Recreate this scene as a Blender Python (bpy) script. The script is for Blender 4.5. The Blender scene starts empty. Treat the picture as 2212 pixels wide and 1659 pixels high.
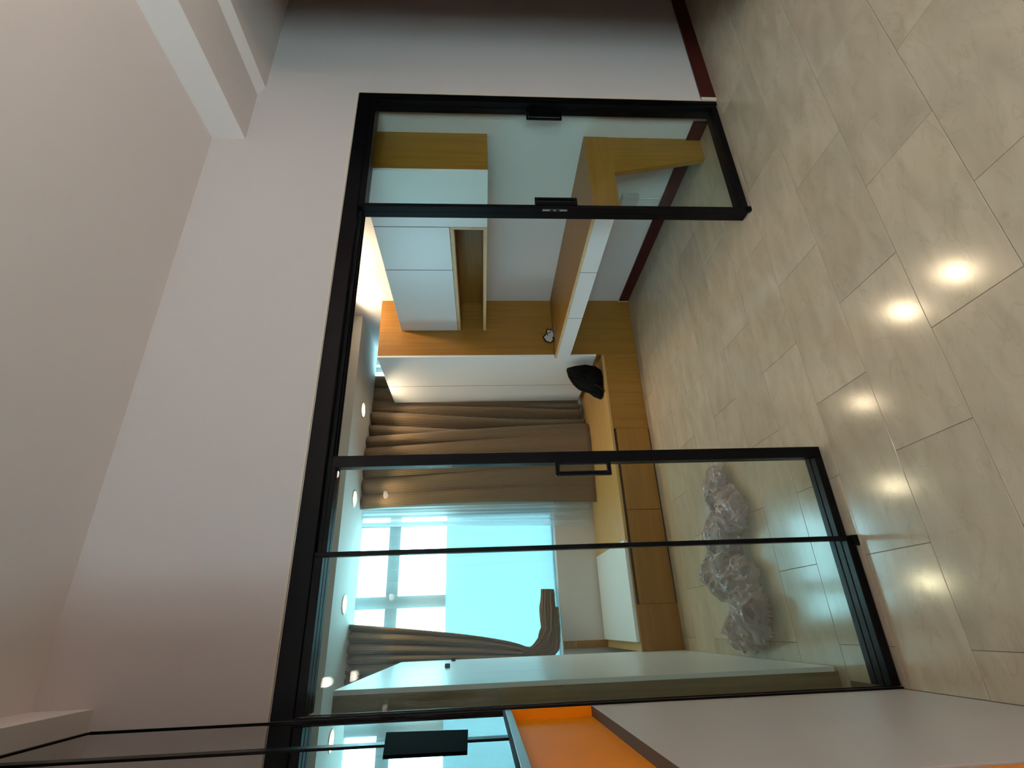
import bpy, bmesh, math, random
from mathutils import Vector, Matrix, noise

scene = bpy.context.scene
COL = scene.collection
random.seed(7)

# ------------------------------------------------------------------ camera
YAW, PITCH, ROLL, FPX = 0.4479, -0.0638, -0.0111, 1094.36
CAM = Vector((0.0, -1.891, 1.40))
fwd = Vector((math.sin(YAW) * math.cos(PITCH), math.cos(YAW) * math.cos(PITCH), math.sin(PITCH)))
rgt = Vector((math.cos(YAW), -math.sin(YAW), 0.0))
upv = rgt.cross(fwd)
r2 = rgt * math.cos(ROLL) + upv * math.sin(ROLL)
u2 = upv * math.cos(ROLL) - rgt * math.sin(ROLL)
# the phone was held sideways: image right = world down, image up = world right
cx, cy, cz = -u2, r2, -fwd
camd = bpy.data.cameras.new('camera')
camd.sensor_fit = 'HORIZONTAL'
camd.sensor_width = 36.0
camd.lens = 36.0 * FPX / 2212.0
camd.clip_start = 0.02
camo = bpy.data.objects.new('camera', camd)
COL.objects.link(camo)
camo.matrix_world = Matrix(((cx.x, cy.x, cz.x, CAM.x), (cx.y, cy.y, cz.y, CAM.y), (cx.z, cy.z, cz.z, CAM.z), (0, 0, 0, 1)))
scene.camera = camo

# ------------------------------------------------------------------ world, view
world = bpy.data.worlds.new('World')
scene.world = world
world.use_nodes = True
bg = world.node_tree.nodes['Background']
bg.inputs[0].default_value = (0.44, 0.85, 1.0, 1)
bg.inputs[1].default_value = 15.5
scene.view_settings.view_transform = 'Standard'
scene.view_settings.look = 'None'
scene.view_settings.gamma = 1.0
scene.view_settings.use_curve_mapping = False
scene.view_settings.exposure = 0.0
scene.cycles.transparent_max_bounces = 40
scene.cycles.max_bounces = 10
scene.cycles.diffuse_bounces = 5
scene.cycles.sample_clamp_indirect = 6.0
scene.cycles.caustics_reflective = False
scene.cycles.caustics_refractive = False

ADDED_DAYLIGHT = 78.0      # added daylight, set at the invented side window behind the photographer
SPOT_W = 37.0             # one warm downlight of the study
UPLIGHT_W = 35.0          # made-up uplighter, added to lift the living room ceiling
LIVING_W = 25.0            # one downlight of the living room

def area_light(name, loc, rot, sx, sy, energy, color, parent=None, portal=False):
    d = bpy.data.lights.new(name, 'AREA')
    d.shape = 'RECTANGLE'; d.size = sx; d.size_y = sy; d.energy = energy; d.color = color
    if portal: d.cycles.is_portal = True
    o = bpy.data.objects.new(name, d); COL.objects.link(o)
    o.location = loc; o.rotation_euler = rot
    return o

# added light at the invented living-room side window, kept out of reflections
area_light('added_side_daylight', (-1.43, -5.3, 1.45), (0, math.radians(-90), 0), 2.0, 2.9, ADDED_DAYLIGHT, (1.0, 0.885, 0.83))
# portal: guides the sky light through the study window
area_light('study_window_portal', (0.3, 3.30, 1.65), (math.radians(-90), 0, 0), 1.3, 1.9, 1.0, (1, 1, 1), portal=True)

# ------------------------------------------------------------------ materials
def lin(c):
    return tuple(((v / 255) / 12.92 if v / 255 <= 0.04045 else ((v / 255 + 0.055) / 1.055) ** 2.4) for v in c) + (1,)

def nmat(name):
    m = bpy.data.materials.new(name); m.use_nodes = True
    nt = m.node_tree; b = nt.nodes['Principled BSDF']
    return m, nt, b

def plain(name, rgb, rough=0.5, spec=0.5, metal=0.0, var=0.0, scale=4.0, bump=0.0, bscale=60.0, coat=0.0):
    m, nt, b = nmat(name)
    col = lin(rgb)
    b.inputs['Base Color'].default_value = col
    b.inputs['Roughness'].default_value = rough
    b.inputs['Specular IOR Level'].default_value = spec
    b.inputs['Metallic'].default_value = metal
    b.inputs['Coat Weight'].default_value = coat
    tc = nt.nodes.new('ShaderNodeTexCoord')
    if var > 0:
        n = nt.nodes.new('ShaderNodeTexNoise'); n.inputs['Scale'].default_value = scale; n.inputs['Detail'].default_value = 4
        nt.links.new(tc.outputs['Object'], n.inputs['Vector'])
        r = nt.nodes.new('ShaderNodeValToRGB')
        r.color_ramp.elements[0].position = 0.3; r.color_ramp.elements[1].position = 0.7
        r.color_ramp.elements[0].color = tuple(v * (1 - var) for v in col[:3]) + (1,)
        r.color_ramp.elements[1].color = tuple(min(1, v * (1 + var)) for v in col[:3]) + (1,)
        nt.links.new(n.outputs['Fac'], r.inputs['Fac'])
        nt.links.new(r.outputs['Color'], b.inputs['Base Color'])
    if bump > 0:
        n2 = nt.nodes.new('ShaderNodeTexNoise'); n2.inputs['Scale'].default_value = bscale; n2.inputs['Detail'].default_value = 3
        nt.links.new(tc.outputs['Object'], n2.inputs['Vector'])
        bp = nt.nodes.new('ShaderNodeBump'); bp.inputs['Strength'].default_value = bump; bp.inputs['Distance'].default_value = 0.002
        nt.links.new(n2.outputs['Fac'], bp.inputs['Height'])
        nt.links.new(bp.outputs['Normal'], b.inputs['Normal'])
    return m

def wood(name, dark, light, rough=0.38, axis='Z', coat=0.0):
    m, nt, b = nmat(name)
    tc = nt.nodes.new('ShaderNodeTexCoord'); mp = nt.nodes.new('ShaderNodeMapping')
    s = {'Z': (38, 38, 1.6), 'X': (1.6, 38, 38), 'Y': (38, 1.6, 38)}[axis]
    mp.inputs['Scale'].default_value = s
    nt.links.new(tc.outputs['Object'], mp.inputs['Vector'])
    n = nt.nodes.new('ShaderNodeTexNoise'); n.inputs['Scale'].default_value = 1.6; n.inputs['Detail'].default_value = 5; n.inputs['Distortion'].default_value = 0.3
    nt.links.new(mp.outputs['Vector'], n.inputs['Vector'])
    r = nt.nodes.new('ShaderNodeValToRGB')
    r.color_ramp.elements[0].position = 0.28; r.color_ramp.elements[0].color = lin(dark)
    r.color_ramp.elements[1].position = 0.72; r.color_ramp.elements[1].color = lin(light)
    nt.links.new(n.outputs['Fac'], r.inputs['Fac'])
    nt.links.new(r.outputs['Color'], b.inputs['Base Color'])
    b.inputs['Roughness'].default_value = rough
    b.inputs['Specular IOR Level'].default_value = 0.4
    b.inputs['Coat Weight'].default_value = coat
    return m

def glass_mat(name, tint, ior=1.45):
    m = bpy.data.materials.new(name); m.use_nodes = True
    nt = m.node_tree
    for n in list(nt.nodes): nt.nodes.remove(n)
    out = nt.nodes.new('ShaderNodeOutputMaterial'); mix = nt.nodes.new('ShaderNodeMixShader')
    tr = nt.nodes.new('ShaderNodeBsdfTransparent'); gl = nt.nodes.new('ShaderNodeBsdfGlossy'); fr = nt.nodes.new('ShaderNodeFresnel')
    tr.inputs['Color'].default_value = tint + (1,)
    gl.inputs['Roughness'].default_value = 0.0
    fr.inputs['IOR'].default_value = ior
    # one reflection per pane: the inner side of each face only transmits
    ge = nt.nodes.new('ShaderNodeNewGeometry'); om = nt.nodes.new('ShaderNodeMath'); om.operation = 'SUBTRACT'; om.inputs[0].default_value = 1.0
    mu = nt.nodes.new('ShaderNodeMath'); mu.operation = 'MULTIPLY'
    nt.links.new(ge.outputs['Backfacing'], om.inputs[1]); nt.links.new(om.outputs[0], mu.inputs[0]); nt.links.new(fr.outputs[0], mu.inputs[1])
    nt.links.new(mu.outputs[0], mix.inputs[0]); nt.links.new(tr.outputs[0], mix.inputs[1]); nt.links.new(gl.outputs[0], mix.inputs[2])
    nt.links.new(mix.outputs[0], out.inputs['Surface'])
    return m

def sheer_mat(name, col, opac):
    m = bpy.data.materials.new(name); m.use_nodes = True
    nt = m.node_tree
    for n in list(nt.nodes): nt.nodes.remove(n)
    out = nt.nodes.new('ShaderNodeOutputMaterial'); mix = nt.nodes.new('ShaderNodeMixShader'); m2 = nt.nodes.new('ShaderNodeMixShader')
    tr = nt.nodes.new('ShaderNodeBsdfTransparent'); df = nt.nodes.new('ShaderNodeBsdfDiffuse'); tl = nt.nodes.new('ShaderNodeBsdfTranslucent')
    df.inputs['Color'].default_value = col + (1,); tl.inputs['Color'].default_value = col + (1,)
    m2.inputs[0].default_value = 0.55
    nt.links.new(df.outputs[0], m2.inputs[1]); nt.links.new(tl.outputs[0], m2.inputs[2])
    lw = nt.nodes.new('ShaderNodeLayerWeight'); lw.inputs['Blend'].default_value = 0.35
    mr = nt.nodes.new('ShaderNodeMapRange'); mr.inputs['To Min'].default_value = opac; mr.inputs['To Max'].default_value = min(1, opac + 0.45)
    nt.links.new(lw.outputs['Facing'], mr.inputs['Value'])
    nt.links.new(mr.outputs[0], mix.inputs[0]); nt.links.new(tr.outputs[0], mix.inputs[1]); nt.links.new(m2.outputs[0], mix.inputs[2])
    nt.links.new(mix.outputs[0], out.inputs['Surface'])
    return m

def emit_mat(name, col, strength):
    m, nt, b = nmat(name)
    b.inputs['Base Color'].default_value = (0.8, 0.8, 0.8, 1)
    b.inputs['Emission Color'].default_value = col + (1,)
    b.inputs['Emission Strength'].default_value = strength
    return m

def marble_mat():
    m, nt, b = nmat('beige_marble_tile')
    tc = nt.nodes.new('ShaderNodeTexCoord'); oi = nt.nodes.new('ShaderNodeObjectInfo')
    mu = nt.nodes.new('ShaderNodeMath'); mu.operation = 'MULTIPLY'; mu.inputs[1].default_value = 37.0
    nt.links.new(oi.outputs['Random'], mu.inputs[0])
    va = nt.nodes.new('ShaderNodeVectorMath'); va.operation = 'ADD'
    cmb = nt.nodes.new('ShaderNodeCombineXYZ')
    nt.links.new(mu.outputs[0], cmb.inputs['X']); nt.links.new(mu.outputs[0], cmb.inputs['Y'])
    nt.links.new(tc.outputs['Object'], va.inputs[0]); nt.links.new(cmb.outputs[0], va.inputs[1])
    mp = nt.nodes.new('ShaderNodeMapping'); mp.inputs['Rotation'].default_value = (0, 0, 0.35); mp.inputs['Scale'].default_value = (1.0, 2.6, 1)
    nt.links.new(va.outputs[0], mp.inputs['Vector'])
    n1 = nt.nodes.new('ShaderNodeTexNoise'); n1.inputs['Scale'].default_value = 4.5; n1.inputs['Detail'].default_value = 6; n1.inputs['Distortion'].default_value = 0.6
    nt.links.new(mp.outputs[0], n1.inputs['Vector'])
    r1 = nt.nodes.new('ShaderNodeValToRGB')
    r1.color_ramp.elements[0].position = 0.3; r1.color_ramp.elements[0].color = lin((172, 157, 136))
    r1.color_ramp.elements[1].position = 0.68; r1.color_ramp.elements[1].color = lin((186, 171, 150))
    nt.links.new(n1.outputs['Fac'], r1.inputs['Fac'])
    # thin darker veins
    n2 = nt.nodes.new('ShaderNodeTexNoise'); n2.inputs['Scale'].default_value = 3.2; n2.inputs['Detail'].default_value = 7; n2.inputs['Distortion'].default_value = 1.4
    nt.links.new(mp.outputs[0], n2.inputs['Vector'])
    sb = nt.nodes.new('ShaderNodeMath'); sb.operation = 'SUBTRACT'; sb.inputs[1].default_value = 0.5
    ab = nt.nodes.new('ShaderNodeMath'); ab.operation = 'ABSOLUTE'
    nt.links.new(n2.outputs['Fac'], sb.inputs[0]); nt.links.new(sb.outputs[0], ab.inputs[0])
    r2_ = nt.nodes.new('ShaderNodeValToRGB')
    r2_.color_ramp.elements[0].position = 0.0; r2_.color_ramp.elements[0].color = (0.92, 0.91, 0.90, 1)
    r2_.color_ramp.elements[1].position = 0.014; r2_.color_ramp.elements[1].color = (1, 1, 1, 1)
    nt.links.new(ab.outputs[0], r2_.inputs['Fac'])
    mx = nt.nodes.new('ShaderNodeMix'); mx.data_type = 'RGBA'; mx.blend_type = 'MULTIPLY'; mx.inputs['Factor'].default_value = 1.0
    nt.links.new(r1.outputs['Color'], mx.inputs['A']); nt.links.new(r2_.outputs['Color'], mx.inputs['B'])
    # each tile slightly lighter or darker
    mr = nt.nodes.new('ShaderNodeMapRange'); mr.inputs['To Min'].default_value = 0.93; mr.inputs['To Max'].default_value = 1.05
    nt.links.new(oi.outputs['Random'], mr.inputs['Value'])
    mx2 = nt.nodes.new('ShaderNodeMix'); mx2.data_type = 'RGBA'; mx2.blend_type = 'MULTIPLY'; mx2.inputs['Factor'].default_value = 1.0
    nt.links.new(mx.outputs['Result'], mx2.inputs['A']); nt.links.new(mr.outputs[0], mx2.inputs['B'])
    nt.links.new(mx2.outputs['Result'], b.inputs['Base Color'])
    b.inputs['Roughness'].default_value = 0.14
    b.inputs['Specular IOR Level'].default_value = 0.5
    return m

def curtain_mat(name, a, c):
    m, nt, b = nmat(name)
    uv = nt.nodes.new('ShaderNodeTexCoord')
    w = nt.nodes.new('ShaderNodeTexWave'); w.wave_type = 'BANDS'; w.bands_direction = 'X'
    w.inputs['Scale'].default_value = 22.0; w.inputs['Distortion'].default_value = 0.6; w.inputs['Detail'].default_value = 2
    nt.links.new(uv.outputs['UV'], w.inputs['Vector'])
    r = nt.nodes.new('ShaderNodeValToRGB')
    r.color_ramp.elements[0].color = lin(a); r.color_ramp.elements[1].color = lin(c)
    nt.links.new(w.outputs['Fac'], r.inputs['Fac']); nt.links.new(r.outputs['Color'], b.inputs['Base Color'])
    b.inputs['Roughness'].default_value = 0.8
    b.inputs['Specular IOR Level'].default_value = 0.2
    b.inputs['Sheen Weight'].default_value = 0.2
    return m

def plastic_mat(name, col, opac):
    m = bpy.data.materials.new(name); m.use_nodes = True
    nt = m.node_tree
    for n in list(nt.nodes): nt.nodes.remove(n)
    out = nt.nodes.new('ShaderNodeOutputMaterial'); mix = nt.nodes.new('ShaderNodeMixShader')
    tr = nt.nodes.new('ShaderNodeBsdfTransparent'); pb = nt.nodes.new('ShaderNodeBsdfPrincipled')
    tr.inputs['Color'].default_value = (0.9, 0.87, 0.87, 1)
    pb.inputs['Base Color'].default_value = lin(col); pb.inputs['Roughness'].default_value = 0.16
    pb.inputs['Specular IOR Level'].default_value = 0.8
    lw = nt.nodes.new('ShaderNodeLayerWeight'); lw.inputs['Blend'].default_value = 0.4
    mr = nt.nodes.new('ShaderNodeMapRange'); mr.inputs['To Min'].default_value = opac; mr.inputs['To Max'].default_value = 1.0
    nt.links.new(lw.outputs['Facing'], mr.inputs['Value'])
    nt.links.new(mr.outputs[0], mix.inputs[0]); nt.links.new(tr.outputs[0], mix.inputs[1]); nt.links.new(pb.outputs[0], mix.inputs[2])
    nt.links.new(mix.outputs[0], out.inputs['Surface'])
    return m

M = dict(
    wall=plain('pinkish_beige_paint', (190, 174, 168), 0.75, 0.3, bump=0.08, bscale=180),
    ceil=plain('ceiling_paint', (228, 214, 208), 0.8, 0.25, bump=0.06, bscale=150),
    swall=plain('study_white_paint', (214, 208, 206), 0.75, 0.3, bump=0.05, bscale=180),
    sceil=plain('study_ceiling_paint', (222, 216, 210), 0.8, 0.25),
    caulk=plain('pale_plaster_bead', (200, 180, 160), 0.8, 0.2),
    black=plain('black_powder_coat', (5, 5, 7), 0.32, 0.12),
    matt=plain('matt_black_plastic', (5, 5, 8), 0.9, 0.03),
    rubber=plain('dark_recess', (7, 7, 8), 0.6, 0.2),
    steel=plain('brushed_steel', (190, 190, 195), 0.3, 0.5, 1.0),
    base=plain('dark_red_timber', (62, 14, 10), 0.42, 0.4, var=0.2, scale=8),
    grout=plain('grey_grout', (112, 100, 86), 0.8, 0.2),
    marble=marble_mat(),
    wood=wood('golden_oak_laminate', (140, 94, 34), (156, 108, 43)),
    woodx=wood('golden_oak_laminate_horizontal', (140, 94, 34), (156, 108, 43), axis='X'),
    woody=wood('golden_oak_laminate_lengthwise', (140, 94, 34), (156, 108, 43), axis='Y'),
    woodgrey=wood('greyed_oak_side', (128, 106, 78), (146, 124, 94)),
    woodtop=wood('golden_oak_worktop', (176, 136, 80), (190, 150, 92), 0.3, 'X'),
    woodedge=plain('pale_oak_edging', (206, 178, 134), 0.45, 0.4, var=0.08, scale=30),
    lam=plain('white_laminate', (222, 224, 226), 0.32, 0.5),
    seam=plain('seam_shade', (48, 48, 48), 0.7, 0.2),  # dark tone stands in for the shade inside door gaps
    gap=plain('shadow_gap', (70, 52, 32), 0.7, 0.2),
    lilac=plain('lilac_white_laminate', (198, 190, 188), 0.4, 0.4),
    orange=plain('vivid_orange_laminate', (255, 146, 0), 0.5, 0.15, var=0.05, scale=3),
    brownrec=plain('brown_laminate_edge', (138, 116, 96), 0.5, 0.3),
    ledge=plain('shaded_ledge_brown', (92, 78, 66), 0.6, 0.2),  # dark brown paints the door's top face as shaded
    greyalu=plain('satin_aluminium', (150, 152, 155), 0.35, 0.5, 0.6),
    mirror=plain('grey_tinted_mirror', (170, 176, 176), 0.02, 0.5, 1.0),
    glass=glass_mat('clear_door_glass', (0.955, 0.978, 0.968), 1.27),
    wglass=glass_mat('window_glass', (0.97, 1.0, 1.0)),
    film=sheer_mat('frosted_lower_film', (0.25, 0.33, 0.355), 0.80),
    wframe=plain('white_window_frame', (206, 214, 218), 0.45, 0.5),
    curtain=curtain_mat('brown_ribbed_curtain', (88, 71, 53), (132, 108, 82)),
    sheer=sheer_mat('white_sheer_voile', (0.40, 0.45, 0.46), 0.20),
    sheer2=sheer_mat('gathered_sheer_voile', (0.84, 0.90, 0.92), 0.45),
    bag=plain('black_nylon', (6, 6, 7), 0.75, 0.12, bump=0.3, bscale=40),
    strap=plain('black_webbing', (7, 7, 8), 0.7, 0.2),
    plastic=plastic_mat('crumpled_plastic_film', (172, 158, 158), 0.34),
    paper=plain('white_paper', (190, 182, 178), 0.6, 0.3),
    brown=plain('brown_card', (104, 66, 52), 0.7, 0.2, var=0.2, scale=20),
    violet=plain('violet_print', (96, 84, 140), 0.6, 0.3),
    lamp=emit_mat('warm_led_lens', (1.0, 0.86, 0.62), 26.0),
    lamp2=emit_mat('living_led_lens', (1.0, 0.90, 0.80), 22.0),
    rim=plain('cream_lamp_rim', (226, 214, 180), 0.4, 0.4),
)

# ------------------------------------------------------------------ helpers
def link(o, parent=None):
    COL.objects.link(o)
    if parent is not None:
        o.parent = parent
    return o

def wpos(o):
    v = Vector(o.location)
    while o.parent is not None:
        o = o.parent; v += o.location
    return v

def tag(o, label=None, cat=None, group=None, kind=None):
    if label: o['label'] = label
    if cat: o['category'] = cat
    if group: o['group'] = group
    if kind: o['kind'] = kind
    return o

def thing(name, loc, label, cat, group=None, kind=None):
    o = bpy.data.objects.new(name, None); o.empty_display_size = 0.1
    COL.objects.link(o); o.location = loc
    return tag(o, label, cat, group, kind)

def mesh_obj(name, verts, faces, mat, parent=None, smooth=False, uvs=None, origin=None, bevel=0.0):
    """verts in world coordinates; the origin goes to the base centre"""
    if origin is None:
        xs = [v[0] for v in verts]; ys = [v[1] for v in verts]; zs = [v[2] for v in verts]
        origin = ((min(xs) + max(xs)) / 2, (min(ys) + max(ys)) / 2, min(zs))
    og = Vector(origin)
    me = bpy.data.meshes.new(name)
    me.from_pydata([tuple(Vector(v) - og) for v in verts], [], faces)
    if uvs:
        ul = me.uv_layers.new(name='UVMap')
        for l in me.loops: ul.data[l.index].uv = uvs[l.vertex_index]
    me.materials.append(mat)
    if smooth:
        for p in me.polygons: p.use_smooth = True
    me.update()
    o = bpy.data.objects.new(name, me)
    link(o, parent)
    o.location = og - (wpos(parent) if parent is not None else Vector((0, 0, 0)))
    if bevel > 0:
        bv = o.modifiers.new('bevel', 'BEVEL'); bv.width = bevel; bv.segments = 2; bv.limit_method = 'ANGLE'
    return o

def bxdata(b, verts, faces):
    x0, x1, y0, y1, z0, z1 = b
    n = len(verts)
    verts += [(x0, y0, z0), (x1, y0, z0), (x1, y1, z0), (x0, y1, z0), (x0, y0, z1), (x1, y0, z1), (x1, y1, z1), (x0, y1, z1)]
    faces += [tuple(n + i for i in f) for f in ((0, 3, 2, 1), (4, 5, 6, 7), (0, 1, 5, 4), (1, 2, 6, 5), (2, 3, 7, 6), (3, 0, 4, 7))]

def boxes(name, bs, mat, parent=None, bevel=0.0):
    v, f = [], []
    for b in bs: bxdata(b, v, f)
    return mesh_obj(name, v, f, mat, parent, bevel=bevel)

def box(name, x0, x1, y0, y1, z0, z1, mat, parent=None, bevel=0.0):
    return boxes(name, [(x0, x1, y0, y1, z0, z1)], mat, parent, bevel)

def prism(name, poly, axis, a0, a1, mat, parent=None, bevel=0.0):
    """poly = 2D points, extruded along axis from a0 to a1"""
    def p3(p, a):
        return {'X': (a, p[0], p[1]), 'Y': (p[0], a, p[1]), 'Z': (p[0], p[1], a)}[axis]
    n = len(poly)
    v = [p3(p, a0) for p in poly] + [p3(p, a1) for p in poly]
    f = [tuple(range(n)), tuple(range(2 * n - 1, n - 1, -1))] + [(i, i + n, (i + 1) % n + n, (i + 1) % n) for i in range(n)]
    o = mesh_obj(name, v, f, mat, parent, bevel=bevel)
    bm = bmesh.new(); bm.from_mesh(o.data); bmesh.ops.recalc_face_normals(bm, faces=bm.faces); bm.to_mesh(o.data); bm.free()
    return o

def tube(name, pts, r, mat, parent=None, seg=10, radii=None):
    pts = [Vector(p) for p in pts]
    v, f = [], []
    n = len(pts)
    prev = None
    for i, p in enumerate(pts):
        t = (pts[min(i + 1, n - 1)] - pts[max(i - 1, 0)]).normalized()
        if prev is None:
            a = Vector((0, 0, 1)) if abs(t.z) < 0.9 else Vector((1, 0, 0))
            nx = t.cross(a).normalized()
        else:
            nx = (prev - t * prev.dot(t)).normalized()
        prev = nx
        ny = t.cross(nx)
        rr = radii[i] if radii else r
        for k in range(seg):
            an = 2 * math.pi * k / seg
            v.append(p + (nx * math.cos(an) + ny * math.sin(an)) * rr)
    for i in range(n - 1):
        for k in range(seg):
            f.append((i * seg + k, i * seg + (k + 1) % seg, (i + 1) * seg + (k + 1) % seg, (i + 1) * seg + k))
    f.append(tuple(range(seg - 1, -1, -1))); f.append(tuple(range((n - 1) * seg, n * seg)))
    return mesh_obj(name, v, f, mat, parent, smooth=True)

def lathe(name, prof, loc, mat, parent=None, seg=32, axis='Z'):
    v, f = [], []
    n = len(prof)
    for i in range(seg):
        a = 2 * math.pi * i / seg
        for r, z in prof:
            if axis == 'Z': v.append((loc[0] + r * math.cos(a), loc[1] + r * math.sin(a), loc[2] + z))
            else: v.append((loc[0] + z, loc[1] + r * math.cos(a), loc[2] + r * math.sin(a)))
    for i in range(seg):
        j = (i + 1) % seg
        for k in range(n - 1):
            f.append((i * n + k, j * n + k, j * n + k + 1, i * n + k + 1))
    o = mesh_obj(name, v, f, mat, parent, smooth=True)
    bm = bmesh.new(); bm.from_mesh(o.data)
    bmesh.ops.remove_doubles(bm, verts=bm.verts, dist=1e-6)
    bmesh.ops.recalc_face_normals(bm, faces=bm.faces); bm.to_mesh(o.data); bm.free()
    for p in o.data.polygons: p.use_smooth = True
    return o

def ring(name, x0, x1, z0, z1, y0, y1, t, mat, parent):
    return boxes(name, [(x0, x1, y0, y1, z0, z0 + t), (x0, x1, y0, y1, z1 - t, z1), (x0, x0 + t, y0, y1, z0 + t, z1 - t), (x1 - t, x1, y0, y1, z0 + t, z1 - t)], mat, parent, bevel=0.0015)

# ------------------------------------------------------------------ key dimensions
L, R, H = -0.235, 2.727, 2.055          # opening
CEIL = 2.77
XR = 2.727                               # study right wall
YP = 2.0                                 # platform front / tall cabinet side
YW = 3.05                                # wall under the study window
ZP = 0.32                                # platform top
RX0, RX1, RY0 = -1.5, 4.2, -7.0          # living room extents
SL = -0.85                               # study left wall
SCEIL = 2.62                             # study ceiling
SOF = 2.505                              # lowered ceiling by the window

# ------------------------------------------------------------------ floor with tiles
TW, TL, J = 0.299, 0.598, 0.0017
fl = boxes('floor', [(RX0 - .12, RX1 + .12, -1.8, 0.12, -0.15, -0.0015), (SL - .1, XR + .1, 0.12, 3.3, -0.15, -0.0015), (RX0 - .12, RX1 + .12, RY0 - .12, -1.8, -0.15, 0.0)], M['grout'])
tag(fl, 'polished beige marble tile floor running through both rooms', 'floor', kind='structure')
full = {}
def tile(x0, x1, y0, y1):
    x0 += J / 2; x1 -= J / 2; y0 += J / 2; y1 -= J / 2
    w, d = round(x1 - x0, 4), round(y1 - y0, 4)
    if w < 0.02 or d < 0.02: return
    key = (w, d)
    if key not in full:
        me = bpy.data.meshes.new('tile')
        b = 0.0008
        v = [(-w / 2, -d / 2, -0.004), (w / 2, -d / 2, -0.004), (w / 2, d / 2, -0.004), (-w / 2, d / 2, -0.004),
             (-w / 2, -d / 2, -b), (w / 2, -d / 2, -b), (w / 2, d / 2, -b), (-w / 2, d / 2, -b),
             (-w / 2 + b, -d / 2 + b, 0), (w / 2 - b, -d / 2 + b, 0), (w / 2 - b, d / 2 - b, 0), (-w / 2 + b, d / 2 - b, 0)]
        f = [(0, 1, 5, 4), (1, 2, 6, 5), (2, 3, 7, 6), (3, 0, 4, 7), (4, 5, 9, 8), (5, 6, 10, 9), (6, 7, 11, 10), (7, 4, 8, 11), (8, 9, 10, 11)]
        me.from_pydata(v, [], f); me.materials.append(M['marble']); me.update()
        full[key] = me
    o = bpy.data.objects.new('tile', full[key]); COL.objects.link(o)
    o.parent = fl
    o.location = Vector(((x0 + x1) / 2, (y0 + y1) / 2, 0)) - fl.location
k = -5
while True:
    ya = -0.322 + TW * k
    if ya > YP: break
    yb = ya + TW
    # joints of row -1 (between -.62 and -.32) at x = .488 + n * .598; neighbours offset by half
    off = 0.488 if k % 2 else 0.787
    xa_lim, xb_lim = (L - 0.0, RX1) if ya < 0.0 else (SL, XR)
    n = math.floor((xa_lim - off) / TL)
    while off + n * TL < xb_lim:
        xa = max(off + n * TL, xa_lim); xb = min(off + (n + 1) * TL, xb_lim)
        tile(xa, xb, max(ya, -1.8), min(yb, YP))
        n += 1
    k += 1

# ------------------------------------------------------------------ living room shell
wf = boxes('wall_front', [(L - 0.6, RX1, 0, 0.12, H, 3.0), (R, RX1, 0, 0.12, 0, H), (RX0, L - 0.6, 0, 0.12, 0, 3.0), (L - 0.6, L, 0.0, 0.012, 0, H)], M['wall'])
tag(wf, 'pinkish beige wall around the black framed door opening', 'wall', kind='structure')
wl = boxes('wall_left', [(RX0 - 0.12, RX0, RY0, -6.8, 0, 3.0), (RX0 - 0.12, RX0, -3.8, 0.12, 0, 3.0), (RX0 - 0.12, RX0, -6.8, -3.8, 0, 0.4), (RX0 - 0.12, RX0, -6.8, -3.8, 2.5, 3.0)], M['wall']); tag(wl, 'living room side wall with an added window opening, behind the cabinet', 'wall', kind='structure')
wr = box('wall_right', RX1, RX1 + 0.12, RY0, 0.12, 0, 3.0, M['wall']); tag(wr, 'living room end wall on the far side', 'wall', kind='structure')
wp = box('shading_partition', 2.76, 2.88, -6.0, -0.6, 0, CEIL, M['wall']); tag(wp, 'added unseen partition shading the right of the beige wall', 'wall', kind='structure')  # added out of view to shade the right end of the front wall
wb = box('wall_back', RX0, RX1, RY0 - 0.12, RY0, 0, 3, M['wall'])
tag(wb, 'living room wall far behind the photographer', 'wall', kind='structure')
w3 = thing('added_window', (RX0 - 0.06, -5.3, 0.4), 'wide added side window, unseen, for the living room light', 'window', kind='structure')  # invented window, holds the added side daylight
_x0, _x1 = RX0 - 0.10, RX0 - 0.04
boxes('window_frame', [(_x0, _x1, -6.8, -3.8, 0.4, 0.46), (_x0, _x1, -6.8, -3.8, 2.44, 2.5), (_x0, _x1, -6.8, -6.74, .46, 2.44), (_x0, _x1, -3.86, -3.8, .46, 2.44), (_x0, _x1, -5.33, -5.27, .46, 2.44)], M['wframe'], w3)
for a, b in ((-6.74, -5.33), (-5.27, -3.86)):
    box('pane', RX0 - 0.073, RX0 - 0.067, a, b, .46, 2.44, M['wglass'], w3)

cl = boxes('ceiling', [(RX0, RX1, RY0, 0.0, CEIL, CEIL + 0.15)], M['ceil'])
tag(cl, 'living room ceiling with stepped bulkhead and side valance', 'ceiling', kind='structure')
# stepped bulkhead along the right, small valance along the left
prism('bulkhead', [(2.34, CEIL), (2.34, 2.602), (2.69, 2.602), (2.75, 2.568), (RX1, 2.568), (RX1, CEIL)], 'Y', -0.6, 0.0, M['ceil'], cl)
box('bulkhead', 2.34, 2.76, -6.0, -0.6, 2.602, CEIL, M['ceil'], cl)
box('valance', -0.70, -0.178, -1.12, 0.0, 2.588, CEIL, M['ceil'], cl)

bbf = box('baseboard_front', 2.752, RX1, -0.014, 0.0, 0, 0.088, M['base'], bevel=0.002); tag(bbf, 'dark red timber baseboard along the beige wall', 'baseboard', kind='structure')
t1 = boxes('trim_1', [(L, R + 0.012, -0.005, 0.0, H + 0.004, H + 0.012), (R + 0.004, R + 0.012, -0.005, 0.0, 0.09, H + 0.004), (R + 0.003, R + 0.024, -0.012, 0.0, 0.0, 0.088)], M['caulk'])
tag(t1, 'thin pale plaster bead around the black door frame', 'trim', kind='structure')

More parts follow.
